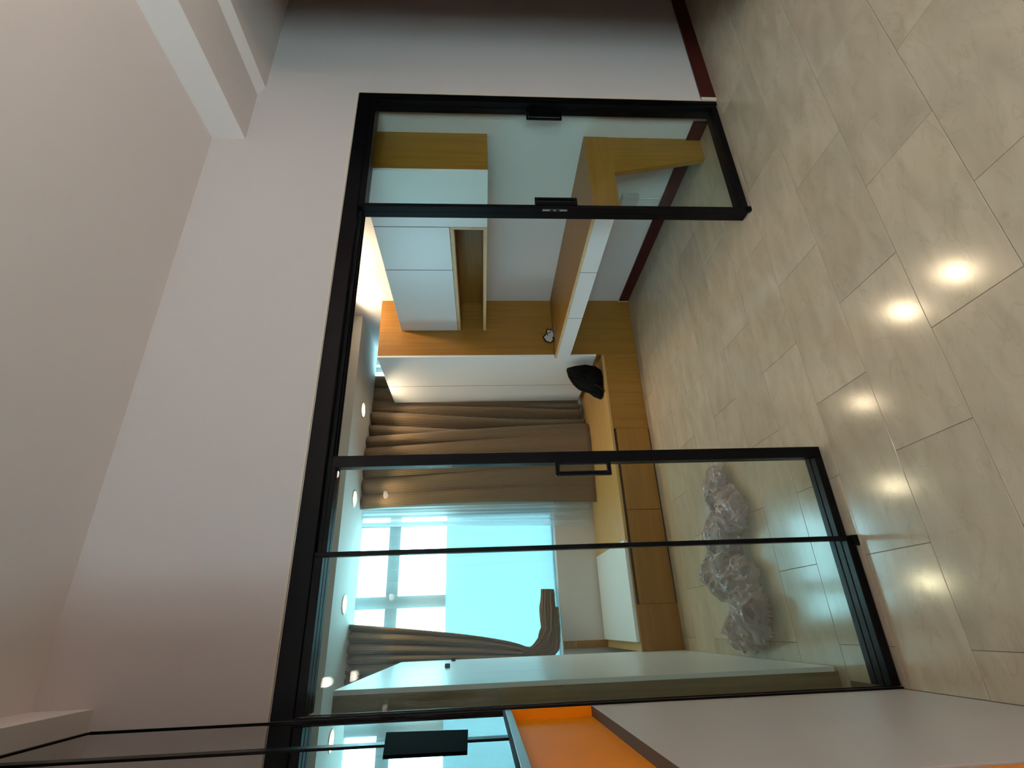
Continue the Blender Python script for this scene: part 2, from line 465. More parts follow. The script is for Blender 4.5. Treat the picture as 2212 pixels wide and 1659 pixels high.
# ------------------------------------------------------------------ study shell
sr = box('wall_study_right', XR, XR + 0.12, 0.12, 3.35, 0, 3.0, M['swall']); tag(sr, 'white study wall behind desk and wall cabinet', 'wall', kind='structure')
sl = box('wall_study_left', SL - 0.12, SL, 0.12, 3.35, 0, 3.0, M['swall']); tag(sl, 'study side wall behind the wardrobe', 'wall', kind='structure')
WT, WB = 2.60, 0.70
W1A, W1B, W2A, W2B = -0.42, 1.06, 1.40, 2.66
sw = boxes('wall_window', [(SL, XR, YW, 3.32, 0, WB), (SL, XR, 3.12, 3.32, WT, 3.0), (SL, W1A, 3.12, 3.32, WB, WT), (W1B, W2A, 3.12, 3.32, WB, WT), (W2B, XR, 3.12, 3.32, WB, WT)], M['swall'])
tag(sw, 'white study wall around and below the windows', 'wall', kind='structure')
sc = boxes('ceiling', [(SL, XR, 0.12, 3.12, SCEIL, SCEIL + 0.2), (SL, XR, 2.25, 2.99, SOF, SCEIL)], M['sceil'])
tag(sc, 'warm lit study ceiling with lowered strip before the windows', 'ceiling', kind='structure')
bbs = box('baseboard_study', XR - 0.014, XR, 0.125, YP - 0.012, 0, 0.088, M['base'], bevel=0.002); tag(bbs, 'dark red timber baseboard under the desk', 'baseboard', kind='structure')
t2 = box('trim_2', XR - 0.016, XR, YP - 0.012, YP, 0, 0.095, M['woodedge']); tag(t2, 'pale end strip of the baseboard at the platform', 'trim', kind='structure')

def window(name, xa, xb, mull, label):
    w = thing(name, ((xa + xb) / 2, 3.24, WB), label, 'window', kind='structure')
    y0, y1 = 3.20, 3.26
    f = 0.05
    fb = 0.012
    bs = [(xa, xb, y0, y1, WB, WB + fb), (xa, xb, y0, y1, WT - f, WT), (xa, xa + f, y0, y1, WB + fb, WT - f), (xb - f, xb, y0, y1, WB + fb, WT - f)]
    boxes('window_frame', bs, M['wframe'], w, bevel=0.004)
    tz0, tz1 = 2.175, 2.285
    edges = [xa + f]
    for m0, m1 in mull:
        box('mullion', m0, m1, y0, y1, 1.735, WT - f, M['wframe'], w, bevel=0.004)
        edges += [m0, m1]
    edges.append(xb - f)
    for i in range(0, len(edges), 2):
        a, b = edges[i], edges[i + 1]
        box('transom', a, b, y0, y1, tz0, tz1, M['wframe'], w, bevel=0.004)
        box('pane', a, b, 3.227, 3.233, tz1, WT - f, M['wglass'], w)
        box('pane', a, b, 3.227, 3.233, 1.735, tz0, M['wglass'], w)
    box('pane', xa + f, xb - f, 3.227, 3.233, WB + fb, 1.735, M['wglass'], w)
    box('frosted_film', xa + 0.004, xb - 0.004, 3.190, 3.194, WB + 0.003, 1.735, M['film'], w)
    return w
window('window_1', W1A, W1B, [(0.19, 0.295), (0.915, 0.965)], 'study window with thick white frames behind the sheer curtain')
window('window_2', W2A, W2B, [(1.95, 2.05)], 'second study window mostly hidden behind the brown curtains')

# ------------------------------------------------------------------ black door frame and panels
d1 = thing('door_1', ((L + R) / 2, 0.05, 0), 'black metal door frame of the wide opening', 'door frame', kind='structure')
box('frame_head', L, R, -0.004, 0.115, 1.985, H, M['black'], d1, bevel=0.002)
box('frame_jamb', R - 0.027, R, -0.004, 0.08, 0, 1.985, M['black'], d1, bevel=0.0015)
box('frame_jamb', L, L + 0.006, -0.004, 0.012, 0, 1.985, M['black'], d1, bevel=0.0015)
for y in (0.034, 0.070, 0.104):                  # guide tracks under the head
    box('guide_track', L + 0.012, R - 0.027, y - 0.003, y + 0.003, 1.972, 1.985, M['rubber'], d1)

def panel(name, x0, x1, y0, y1, label, sl=0.02, sr_=0.02, zb=0.006):
    t = thing(name, ((x0 + x1) / 2, (y0 + y1) / 2, zb), label, 'glass door')
    zt = 1.984
    if sl > 0.002: box('stile', x0, x0 + sl, y0 if sl > 0.01 else (y0 + y1) / 2 - 0.004, y1 if sl > 0.01 else (y0 + y1) / 2 + 0.004, zb, zt, M['black'], t)
    box('stile', x1 - sr_, x1, y0, y1, zb, zt, M['black'], t, bevel=0.0015)
    box('top_rail', x0 + sl, x1 - sr_, y0, y1, zt - 0.03, zt, M['black'], t, bevel=0.0015)
    box('bottom_rail', x0 + sl, x1 - sr_, y0, y1, zb, zb + 0.032, M['black'], t, bevel=0.0015)
    ym = (y0 + y1) / 2
    box('glass_pane', x0 + sl, x1 - sr_, ym - 0.003, ym + 0.003, zb + 0.032, zt - 0.03, M['glass'], t)
    return t

p_fix = panel('glass_side_panel', L + 0.007, 0.262, 0.0, 0.030, 'narrow clear glass side panel beside the orange cabinet', 0.003, 0.016)
box('floor_guide', 0.225, 0.262, -0.014, 0.0, 0.0, 0.022, M['black'], p_fix)
p_a = panel('sliding_glass_door', L + 0.007, 0.624, 0.036, 0.066, 'sliding glass door in front of the floor plastic, with long pull frame', 0.0, 0.045)
p_b = panel('sliding_glass_door', L + 0.007, 0.616, 0.072, 0.102, 'rear sliding glass door stacked behind the left glass panels', 0.0, 0.030)
h = ring('handle', 0.522, 0.581, 0.888, 1.108, 0.020, 0.034, 0.010, M['black'], p_a)
ring('inner_rim', 0.533, 0.570, 0.899, 1.097, 0.014, 0.030, 0.005, M['black'], h)
p_r = panel('sliding_glass_door', 1.885, R - 0.028, 0.0, 0.036, 'sliding glass door before the desk, with steel lock strip on its edge', 0.020, 0.022)
p_s = panel('sliding_glass_door', 1.885, R - 0.028, 0.0375, 0.075, 'rear sliding glass door stacked behind the one before the desk', 0.020, 0.022)
h = ring('handle', 1.905, 1.953, 0.897, 1.112, -0.004, 0.012, 0.011, M['black'], p_r)
box('grip_plate', 1.905, 1.928, -0.002, 0.010, 0.905, 1.104, M['black'], h)
lk = box('lock_plate', 1.8815, 1.885, 0.008, 0.018, 0.950, 1.075, M['steel'], p_r); lk['label'] = 'steel lock strip'
box('keyhole', 1.881, 1.8815, 0.009, 0.017, 0.988, 1.008, M['rubber'], lk); box('keyhole', 1.881, 1.8815, 0.009, 0.017, 1.018, 1.038, M['rubber'], lk)
h = ring('handle', 2.600, 2.678, 0.915, 1.118, 0.0376, 0.050, 0.010, M['black'], p_s)
box('grip_plate', 2.626, 2.678, 0.039, 0.048, 0.925, 1.105, M['black'], h)
box('floor_guide', 1.875, 1.900, -0.012, 0.006, 0.0, 0.02, M['black'], p_r)

# ------------------------------------------------------------------ living-room cabinet on the left
CB = -0.70
lc = thing('display_cabinet', (-0.46, -0.55, 0), 'tall cabinet with mirrored doors, orange band and white lower doors', 'cabinet')
box('carcass', CB, -0.275, -1.10, -0.001, 0.0, 2.588, M['brownrec'], lc)
box('lower_door', -0.275, -0.235, -0.896, -0.001, 0.003, 1.055, M['lilac'], lc, bevel=0.001)['label'] = 'plain lilac white lower door'
box('lower_door', -0.275, -0.238, -1.10, -0.900, 0.003, 1.055, M['orange'], lc, bevel=0.001)['label'] = 'orange lower door'
box('orange_band', -0.275, -0.2635, -1.10, -0.001, 1.056, 1.311, M['orange'], lc)['label'] = 'vivid orange panel band'
box('ledge', -0.2635, -0.2352, -1.10, -0.001, 1.0552, 1.0562, M['ledge'], lc)  # thin dark cap, shade painted over the lilac door's top
box('orange_band_end', -0.2635, -0.2355, -0.004, -0.001, 1.056, 1.311, M['orange'], lc)
box('lower_channel', -0.275, -0.234, -1.10, -0.001, 1.312, 1.332, M['greyalu'], lc, bevel=0.001)
box('channel_lip', -0.275, -0.2338, -1.10, -0.001, 1.333, 1.339, M['rubber'], lc)
g1 = box('mirror_door', -0.262, -0.240, -0.405, -0.004, 1.340, 2.578, M['mirror'], lc)
g2 = box('mirror_door', -0.262, -0.240, -1.095, -0.440, 1.340, 2.578, M['mirror'], lc)
box('joint_strip', -0.262, -0.237, -0.440, -0.405, 1.340, 2.578, M['black'], lc)
box('top_channel', -0.275, -0.237, -1.10, -0.001, 2.578, 2.588, M['black'], lc)
box('edge_strip', -0.262, -0.236, -0.004, -0.001, 1.340, 2.578, M['black'], lc)
lb = prism('lock_box', [(-0.28, 1.655), (-0.305, 1.440), (-0.565, 1.435), (-0.560, 1.615)], 'X', -0.240, -0.2365, M['matt'], lc); lb['label'] = 'black lock box over the door joint'

# ------------------------------------------------------------------ study: wardrobe on the left
XWd = -0.188
wa = thing('wardrobe', (-0.5, 1.2, 0), 'tall white wardrobe with two black knobs and wooden side panel', 'wardrobe')
box('side_panel', SL + 0.002, XWd - 0.018, 0.333, 0.353, 0.0, 1.955, M['woodgrey'], wa)['label'] = 'oak coloured side panel'
box('carcass', SL + 0.002, XWd - 0.020, 0.353, 2.085, 0.05, 1.953, M['seam'], wa)
box('plinth', SL + 0.002, XWd - 0.03, 0.353, 2.085, 0.0, 0.05, M['gap'], wa)
for a, b, kn in ((0.333, 0.856, None), (0.860, 1.478, 1.281), (1.482, 2.090, 1.925)):
    if kn: box('seam_shade_strip', XWd - 0.016, XWd - 0.0005, a - 0.004, a, 0.012, 1.955, M['seam'], wa)  # dark fill painting the shaded gap between doors
    dr = box('door', XWd - 0.018, XWd, a, b, 0.012, 1.955, M['lam'], wa, bevel=0.001)
    if kn: 
        box('knob', XWd, XWd + 0.022, kn - 0.012, kn + 0.012, 1.578, 1.606, M['black'], dr, bevel=0.003)

# ------------------------------------------------------------------ study: window platform
pf = thing('window_platform', (1.2, 2.4, 0), 'low wooden storage platform with drawers under the windows', 'platform')
box('carcass', XWd + 0.001, XR - 0.001, YP + 0.020, YW - 0.001, 0.0, ZP - 0.022, M['wood'], pf)
box('front_panel', 1.452, 2.140, YP, YP + 0.02, 0.0, ZP - 0.022, M['wood'], pf)
box('front_panel', 2.140, XR - 0.001, YP, YP + 0.02, 0.0, ZP, M['wood'], pf)
box('front_panel', XWd + 0.001, 0.112, YP, YP + 0.02, 0.0, ZP - 0.022, M['woodx'], pf)
box('channel', 0.112, 1.452, YP + 0.012, YP + 0.020, 0.262, 0.298, M['gap'], pf)
for a, b in ((0.784, 1.450), (0.114, 0.780)):
    box('drawer_front', a, b, YP - 0.001, YP + 0.018, 0.010, 0.277, M['woodx'], pf, bevel=0.0015)
box('top_board', 0.56, 2.140, YP - 0.001, YW - 0.001, ZP - 0.022, ZP, M['woodtop'], pf, bevel=0.0015)
box('top_board', 2.140, XR - 0.001, YP + 0.02, YW - 0.001, ZP - 0.022, ZP, M['woodtop'], pf)
tb = box('lift_lid', -0.128, 0.558, YP + 0.004, YW - 0.03, ZP - 0.014, ZP + 0.012, M['lam'], pf, bevel=0.002); tb['label'] = 'white lift lid'
box('top_board', XWd + 0.001, 0.558, YP - 0.001, YW - 0.001, ZP - 0.022, ZP - 0.015, M['woodtop'], pf)
spn = box('back_board', -0.187, -0.130, YW - 0.022, YW - 0.001, ZP - 0.014, 0.690, M['wood'], pf); spn['label'] = 'low brown back board'
for q in (0.585, 0.600):
    box('edge_strip', -0.186, -0.131, YW - 0.025, YW - 0.022, q, q + 0.004, M['woodedge'], spn)

# ------------------------------------------------------------------ study: tall cabinet on the platform
XT = 2.133
tc_ = thing('tall_cabinet', (2.43, 2.5, ZP), 'tall white two door cabinet with wooden side standing on the platform', 'cabinet')
box('side_panel', XT + 0.019, XR - 0.001, YP, YP + 0.02, ZP + 0.0005, 2.278, M['wood'], tc_)['label'] = 'oak coloured side panel'
box('carcass', XT + 0.021, XR - 0.001, YP + 0.02, 2.955, 0.367, 2.276, M['seam'], tc_)
box('plinth', XT + 0.03, XR - 0.001, YP + 0.02, 2.955, ZP + 0.0005, 0.367, M['wood'], tc_)
for a, b in ((YP - 0.004, 2.577), (2.583, 2.965)):
    box('door', XT, XT + 0.018, a, b, 0.367, 2.278, M['lam'], tc_, bevel=0.001)

box('seam_shade_strip', XT + 0.0005, XT + 0.016, 2.577, 2.583, 0.367, 2.278, M['seam'], tc_)  # flush dark strip in place of the gap's shade

# ------------------------------------------------------------------ study: desk
XD = 2.115
dk = thing('desk', (2.42, 1.12, 0), 'long wall desk with oak top, white drawers and tapered leg', 'desk')
box('top', XD, XR - 0.001, 0.247, YP - 0.005, 0.722, 0.740, M['woody'], dk, bevel=0.001)
box('edge_strip', XD - 0.003, XD, 0.247, YP - 0.005, 0.722, 0.740, M['woodedge'], dk)
box('end_panel', XD + 0.0, XR - 0.001, 0.247, 0.267, 0.583, 0.7215, M['woodx'], dk, bevel=0.001)
box('drawer_body', XD + 0.018, XR - 0.001, 0.267, YP - 0.005, 0.600, 0.7215, M['seam'], dk)
for a, b in ((0.268, 0.804), (0.808, 1.359), (1.363, YP - 0.006)):
    box('drawer_front', XD, XD + 0.017, a, b, 0.607, 0.7205, M['lam'], dk, bevel=0.001)
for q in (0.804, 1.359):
    box('seam_shade_strip', XD + 0.0005, XD + 0.016, q, q + 0.004, 0.607, 0.7205, M['seam'], dk)  # drawer gap filled dark, its shade as colour
prism('leg', [(2.424, 0.583), (XR - 0.001, 0.583), (XR - 0.001, 0.0), (2.552, 0.0)], 'Y', 0.250, 0.285, M['wood'], dk, bevel=0.001)

# ------------------------------------------------------------------ study: wall cabinet
XC = 2.403
wc = thing('wall_cabinet', (2.56, 1.12, 1.338), 'white hanging wall cabinet with open oak niche above the desk', 'cabinet')
box('side_panel', XC + 0.018, XR - 0.001, 0.242, 0.260, 1.338, 2.085, M['wood'], wc)['label'] = 'oak coloured end panel'
boxes('carcass', [(XC + 0.02, XR - 0.001, 0.260, 1.995, 1.612, 2.083), (XC + 0.02, XR - 0.001, 0.260, 0.700, 1.340, 1.612)], M['seam'], wc)
for a, b, z in ((0.242, 0.699, 1.338), (0.704, 1.147, 1.590), (1.152, 1.995, 1.590)):
    box('door', XC, XC + 0.017, a, b, z, 2.085, M['lam'], wc, bevel=0.001)
box('seam_shade_strip', XC + 0.0005, XC + 0.016, 0.699, 0.704, 1.587, 2.085, M['seam'], wc)  # shade of the door gaps, painted as flush dark strips
box('seam_shade_strip', XC + 0.0005, XC + 0.016, 1.147, 1.152, 1.590, 2.085, M['seam'], wc)
nc = boxes('niche_frame', [(XC, XR - 0.001, 0.704, 1.995, 1.338, 1.362), (XC, XR - 0.001, 0.704, 1.995, 1.562, 1.587), (XC, XR - 0.001, 0.704, 0.724, 1.362, 1.562)], M['woodedge'], wc, bevel=0.001)
nc['label'] = 'pale oak niche frame'
box('niche_back', XR - 0.03, XR - 0.001, 0.724, 1.995, 1.362, 1.562, M['woody'], wc)
boxes('niche_lining', [(XC + 0.004, XR - 0.03, 0.7245, 1.995, 1.362, 1.366), (XC + 0.004, XR - 0.03, 0.7245, 1.995, 1.558, 1.562)], M['woody'], wc)

# ------------------------------------------------------------------ socket with cable under the desk
so = thing('wall_socket', (XR - 0.02, 0.74, 0.26), 'white surface socket box on the wall below the desk', 'socket')
box('socket_box', XR - 0.04, XR - 0.0005, 0.695, 0.785, 0.262, 0.385, M['paper'], so, bevel=0.004)
box('socket_plate', XR - 0.044, XR - 0.04, 0.702, 0.778, 0.270, 0.377, M['paper'], so, bevel=0.002)
tube('cable', [(XR - 0.008, 0.735, 0.262), (XR - 0.008, 0.736, 0.18), (XR - 0.008, 0.735, 0.092)], 0.005, M['lam'], so)

# ------------------------------------------------------------------ downlights
def downlight(x, y, z, label, group, mat, watts, color, rad=0.078, ang=125):
    t = thing('ceiling_downlight', (x, y, z), label, 'light', group)
    lathe('rim', [(rad * 0.80, 0.0), (rad * 0.82, -0.006), (rad * 0.94, -0.007), (rad, -0.001), (rad, 0.0)], (x, y, z), M['rim'], t)
    lathe('lens', [(0.0, -0.003), (rad * 0.80, -0.003), (rad * 0.80, -0.0002)], (x, y, z), mat, t)
    d = bpy.data.lights.new('lamp_light', 'SPOT')
    d.energy = watts; d.color = color; d.spot_size = math.radians(ang); d.spot_blend = 0.5; d.shadow_soft_size = 0.05
    lo = bpy.data.objects.new('lamp_light', d); COL.objects.link(lo); lo.parent = t; lo.location = (0, 0, -0.012)
    return t
WARM = (1.0, 0.78, 0.50)
downlight(1.905, 2.605, SOF, 'round recessed downlight before the brown curtain', 'study downlights', M['lamp'], SPOT_W * 0.6, WARM)
downlight(1.063, 2.605, SOF, 'round recessed downlight in line with the curtain edge', 'study downlights', M['lamp'], SPOT_W * 0.6, WARM)
downlight(0.215, 2.605, SOF, 'round recessed downlight nearest the wardrobe', 'study downlights', M['lamp'], SPOT_W * 0.6, WARM)
downlight(2.535, 1.32, SCEIL, 'warm downlight above the wall cabinet', 'study downlights', M['lamp'], SPOT_W, WARM, ang=150)
downlight(2.535, 1.90, SCEIL, 'warm downlight before the tall cabinet side', 'study downlights', M['lamp'], SPOT_W, WARM, ang=150)
for x, y, s in ((1.34, -2.68, 'middle'), (1.75, -5.2, 'window side'), (0.47, -6.3, 'rear'), (-0.40, -4.2, 'side'), (-0.38, -3.15, 'entrance')):
    downlight(x, y, CEIL, 'living room ceiling downlight, %s one, behind the photographer' % s, 'living room downlights', M['lamp2'], LIVING_W, (1.0, 0.86, 0.74), rad=0.055, ang=168)

ul = thing('added_uplighter', (2.30, -2.65, 0), 'slim added uplighter, unseen, brightening the living room ceiling', 'lamp')  # invented lamp, added to brighten the ceiling
lathe('lamp_base', [(0.0, 0.0), (0.14, 0.0), (0.14, 0.015), (0.02, 0.03), (0.0, 0.03)], (2.30, -2.65, 0.0), M['black'], ul)
tube('pole', [(2.30, -2.65, 0.03), (2.30, -2.65, 0.9), (2.30, -2.65, 1.72)], 0.012, M['black'], ul)
lathe('lamp_bowl', [(0.012, 0.0), (0.10, 0.03), (0.17, 0.10), (0.165, 0.10), (0.095, 0.036), (0.0, 0.008)], (2.30, -2.65, 1.70), M['rim'], ul)
_d = bpy.data.lights.new('lamp_light', 'AREA'); _d.shape = 'DISK'; _d.size = 0.26; _d.energy = UPLIGHT_W; _d.color = (1.0, 0.85, 0.76)
_o = bpy.data.objects.new('lamp_light', _d); COL.objects.link(_o); _o.parent = ul; _o.location = (0, 0, 1.79); _o.rotation_euler = (math.pi, 0, 0)

# ------------------------------------------------------------------ curtains
def sheet(name, mat, parent, nx, nz, fn, thick=0.0):
    v, f, uv = [], [], []
    for j in range(nz + 1):
        for i in range(nx + 1):
            s, t = i / nx, j / nz
            p, w = fn(s, t)
            v.append(p); uv.append((w, t))
    for j in range(nz):
        for i in range(nx):
            a = j * (nx + 1) + i
            f.append((a, a + 1, a + nx + 2, a + nx + 1))
    o = mesh_obj(name, v, f, mat, parent, smooth=True, uvs=uv)
    if thick:
        sd = o.modifiers.new('thickness', 'SOLIDIFY'); sd.thickness = thick; sd.offset = 0
    return o
def nz_(x, y, z=0.0): return noise.noise(Vector((x, y, z)))

def cusp(a):
    """rounded pleats with sharp valleys between them"""
    return 1.0 - 2.0 * abs(math.sin(a / 2)) ** 0.8
ZT_C = 2.504
# flat hanging panel
def c1(s, t):
    z = ZP + 0.004 + t * (ZT_C - ZP)
    xl = 1.02 + 0.03 * math.sin(t * 3.0)
    xr = 1.80 - 0.07 * t ** 1.6
    x = xl + (xr - xl) * s
    amp = 0.010 + 0.026 * t
    y = 2.755 + 0.095 * t + amp * cusp(s * 2 * math.pi * 4.6 + 0.8 * math.sin(t * 2)) + 0.02 * nz_(s * 3, t * 1.5) + (0.05 if s > 0.9 else 0) * (s - 0.9) * 8 + 0.10 * max(0, 0.25 - s) * (1 - t)
    return (x, y, z), s * 0.8
ca = thing('brown_curtain', (1.4, 2.85, ZP), 'flat hanging ribbed brown curtain panel between window and cabinet', 'curtain', 'brown curtains')
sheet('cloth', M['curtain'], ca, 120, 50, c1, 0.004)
# gathered panel sweeping towards the flat one
def c2(s, t):
    z = ZP + 0.05 * (1 - t) * s + 0.004 + t * (2.57 - ZP)
    top = 1.66 + s * (2.46 - 1.66)
    bot = 1.79 + s * (2.38 - 1.79)
    k = (1 - (1 - t) ** 1.8)
    x = bot + (top - bot) * k - 0.05 * math.sin(math.pi * t) * (1 - s)
    ph_ = s * 2 * math.pi * 5.6 + 1.5 + 9.0 * (1 - t) ** 1.7
    fr = max(0.0, min(1.0, (2.11 - x) / 0.06))
    if z > 2.30: fr = max(fr, min(1.0, (z - 2.30) / 0.05) * 0.3)
    amp = 0.018 + 0.044 * fr
    y = 3.022 - 0.060 * fr + amp * cusp(ph_) + 0.003 * nz_(s * 7, t * 1.2, 3.3)
    if z > 2.5: y = max(y, 2.993)
    return (x, y, z), s * 1.1
cb = thing('brown_curtain', (2.0, 2.9, ZP), 'gathered brown curtain with slanting folds beside the tall cabinet', 'curtain', 'brown curtains')
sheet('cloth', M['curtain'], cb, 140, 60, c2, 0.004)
# left curtain drawn to a knot, tail thrown on the sill
def c3(s, t):
    zk = 1.03
    z = zk + t * (ZT_C - zk)
    xe = -0.165 + 0.235 * (t ** 0.62)
    xl = -0.30 - 0.16 * t ** 0.5
    x = xl + (xe - xl) * s
    amp = 0.010 + 0.030 * t ** 0.5
    y = 2.87 + 0.03 * (1 - t) + amp * cusp(s * 2 * math.pi * 6.5 + 0.6 * t + 2.0 * nz_(s * 3, 0.3, 2.2)) + 0.012 * nz_(s * 5, t * 2, 9.1)
    return (x, y, z), s * 0.6
cc = thing('brown_curtain', (-0.15, 2.9, 1.03), 'brown curtain knotted above the sill beside the wardrobe', 'curtain', 'brown curtains')
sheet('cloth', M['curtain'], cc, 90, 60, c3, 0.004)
def tail(path, radii, seed):
    v, f, uv = [], [], []
    n, seg = 60, 90
    for i in range(n + 1):
        t = i / n
        q = t * (len(path) - 1); a = min(int(q), len(path) - 2); fr = q - a
        p = Vector(path[a]).lerp(Vector(path[a + 1]), fr)
        r = radii[a] * (1 - fr) + radii[a + 1] * fr
        tg = (Vector(path[a + 1]) - Vector(path[a])).normalized()
        nx = tg.cross(Vector((0, 1, 0))).normalized(); ny = Vector((0, 1, 0))
        for k in range(seg):
            an = 2 * math.pi * k / seg
            rr = r * (1 + 0.24 * cusp(an * 8 + seed + t * 4 + 2 * nz_(t * 3, an, seed)) + 0.10 * math.sin(an * 15 + 2 * seed - t * 2) + 0.25 * nz_(math.cos(an) * 2, math.sin(an) * 2, t * 4 + seed))
            v.append(p + nx * math.cos(an) * rr + ny * math.sin(an) * rr * 0.7); uv.append((k / seg * 0.5, t))
    for i in range(n):
        for k in range(seg):
            f.append((i * seg + k, i * seg + (k + 1) % seg, (i + 1) * seg + (k + 1) % seg, (i + 1) * seg + k))
    f.append(tuple(range(seg - 1, -1, -1))); f.append(tuple(range(n * seg, (n + 1) * seg)))
    return mesh_obj('tail', v, f, M['curtain'], cc, smooth=True, uvs=uv)
tail([(-0.225, 2.90, 1.06), (-0.20, 2.92, 0.98), (-0.13, 2.97, 0.88), (-0.03, 3.03, 0.82), (0.12, 3.07, 0.81), (0.30, 3.08, 0.80)], [0.07, 0.045, 0.05, 0.055, 0.065, 0.055], 0.5)
tail([(-0.24, 2.90, 1.04), (-0.22, 2.92, 0.92), (-0.18, 2.96, 0.80), (-0.05, 3.04, 0.765), (0.15, 3.07, 0.75)], [0.06, 0.05, 0.05, 0.042, 0.032], 2.5)

# sheer voile
def sh(s, t):
    z = WB + 0.006 + t * (WT - WB - 0.012)
    pa = s * 2 * math.pi * 13 + 4.5 * nz_(s * 4, t * 0.7, 1.7)
    x = W1A + 0.03 + s * (0.97 - W1A) + 0.021 * math.sin(pa) * (0.25 + 0.75 * t)
    y = 3.140 + 0.013 * math.cos(pa) * (0.3 + 0.7 * t) + 0.012 * nz_(s * 9, t * 1.0, 4.4)
    return (x, y, z), s
svl = thing('sheer_curtain', (0.4, 3.1, WB), 'white sheer curtain over the bright study window', 'curtain')
sheet('voile', M['sheer'], svl, 420, 30, sh)
def sh2(s, t):
    z = ZP + 0.03 + t * (WT - ZP - 0.04)
    x = 0.90 + s * 0.17 - 0.05 * (1 - t) * (1 - s)
    y = 3.012 + 0.018 * math.sin(s * 2 * math.pi * 3 + t) + 0.008 * nz_(s * 5, t * 2, 6.6)
    return (x, y, z), s
sheet('gathered_edge', M['sheer2'], svl, 50, 30, sh2)

# ------------------------------------------------------------------ backpack on the platform
def blob(name, fn, nu, nv, mat, parent=None):
    v, f = [], []
    for j in range(nv + 1):
        for i in range(nu):
            v.append(fn(2 * math.pi * i / nu, -math.pi / 2 + math.pi * j / nv))
    for j in range(nv):
        for i in range(nu):
            a, b = j * nu + i, j * nu + (i + 1) % nu
            f.append((a, b, b + nu, a + nu))
    o = mesh_obj(name, v, f, mat, parent, smooth=True)
    bm = bmesh.new(); bm.from_mesh(o.data)
    bmesh.ops.remove_doubles(bm, verts=bm.verts, dist=1e-5)
    bmesh.ops.recalc_face_normals(bm, faces=bm.faces); bm.to_mesh(o.data); bm.free()
    for p in o.data.polygons: p.use_smooth = True
    return o
bgk = thing('backpack', (2.0, 2.13, ZP), 'black backpack leaning on the white tall cabinet door', 'bag')
def sgn(x, e): return math.copysign(abs(x) ** e, x)
BP = [(2.071, 0.618), (2.094, 0.549), (2.104, 0.455), (2.087, 0.370), (2.045, 0.322), (1.938, 0.322), (1.869, 0.322), (1.792, 0.322), (1.778, 0.334), (1.806, 0.390), (1.839, 0.424), (1.88, 0.478), (1.927, 0.544), (1.955, 0.582), (2.01, 0.606)]
def padded(name, poly, y0, y1, mat, parent, n=9, crumple=0.006):
    cx_ = sum(p[0] for p in poly) / len(poly); zb = min(p[1] for p in poly); czc = sum(p[1] for p in poly) / len(poly)
    v, f = [], []
    m = len(poly)
    for j in range(n + 1):
        t = -1 + 2 * j / n
        k = 0.60 + 0.40 * (1 - abs(t) ** 2.6) ** 0.5
        for (px_, pz_) in poly:
            x = cx_ + (px_ - cx_) * k; z = zb + (pz_ - zb) * (0.5 + 0.5 * k)
            q = crumple * nz_(px_ * 18, pz_ * 18, t * 3)
            v.append((x + q, y0 + (y1 - y0) * (t + 1) / 2, max(zb, z + q)))
    for j in range(n):
        for i in range(m):
            f.append((j * m + i, j * m + (i + 1) % m, (j + 1) * m + (i + 1) % m, (j + 1) * m + i))
    f.append(tuple(range(m - 1, -1, -1))); f.append(tuple(range(n * m, (n + 1) * m)))
    o = mesh_obj(name, v, f, mat, parent, smooth=True)
    bm = bmesh.new(); bm.from_mesh(o.data); bmesh.ops.recalc_face_normals(bm, faces=bm.faces); bm.to_mesh(o.data); bm.free()
    return o
padded('body', BP, 2.055, 2.20, M['bag'], bgk)
padded('front_pocket', [(2.05, 0.40), (2.02, 0.335), (1.93, 0.326), (1.88, 0.335), (1.885, 0.40), (1.925, 0.47), (1.99, 0.49)], 2.025, 2.075, M['bag'], bgk)
tube('shoulder_strap', [(1.975, 2.09, 0.598), (1.931, 2.08, 0.590), (1.887, 2.07, 0.570), (1.848, 2.07, 0.534), (1.826, 2.07, 0.488), (1.816, 2.07, 0.448), (1.815, 2.08, 0.400)], 0.010, M['strap'], bgk)
tube('grab_loop', [(1.975, 2.09, 0.598), (1.985, 2.075, 0.612), (2.01, 2.075, 0.612), (2.02, 2.09, 0.600)], 0.006, M['strap'], bgk)
tube('loose_strap', [(1.89, 2.06, 0.40), (1.86, 2.04, 0.375), (1.83, 2.03, 0.345), (1.80, 2.03, 0.328)], 0.008, M['strap'], bgk)

# ------------------------------------------------------------------ small pouch on the desk
pc = thing('cable_pouch', (2.32, 1.94, 0.74), 'small white pouch with black cord edge on the desk end', 'pouch')
prism('pouch_body', [(2.268, 0.742), (2.30, 0.741), (2.345, 0.741), (2.374, 0.752), (2.377, 0.795), (2.335, 0.800), (2.300, 0.832), (2.262, 0.812), (2.246, 0.772)], 'Y', 1.945, 1.965, M['paper'], pc, bevel=0.004)
tube('cord_edge', [(2.377, 1.945, 0.752), (2.380, 1.945, 0.797), (2.336, 1.945, 0.803), (2.300, 1.945, 0.834), (2.258, 1.945, 0.812), (2.243, 1.945, 0.772), (2.268, 1.945, 0.746), (2.30, 1.945, 0.746)], 0.0055, M['strap'], pc)
tube('cord_fold', [(2.365, 1.943, 0.758), (2.345, 1.942, 0.772), (2.338, 1.942, 0.79), (2.315, 1.943, 0.798)], 0.003, M['strap'], pc)
cd = box('label_card', 2.345, 2.38, 1.862, 1.905, 0.7405, 0.742, M['paper']); tag(cd, 'tiny white and violet card lying before the pouch', 'card')
box('violet_stripe', 2.345, 2.38, 1.862, 1.878, 0.742, 0.7425, M['violet'], cd)

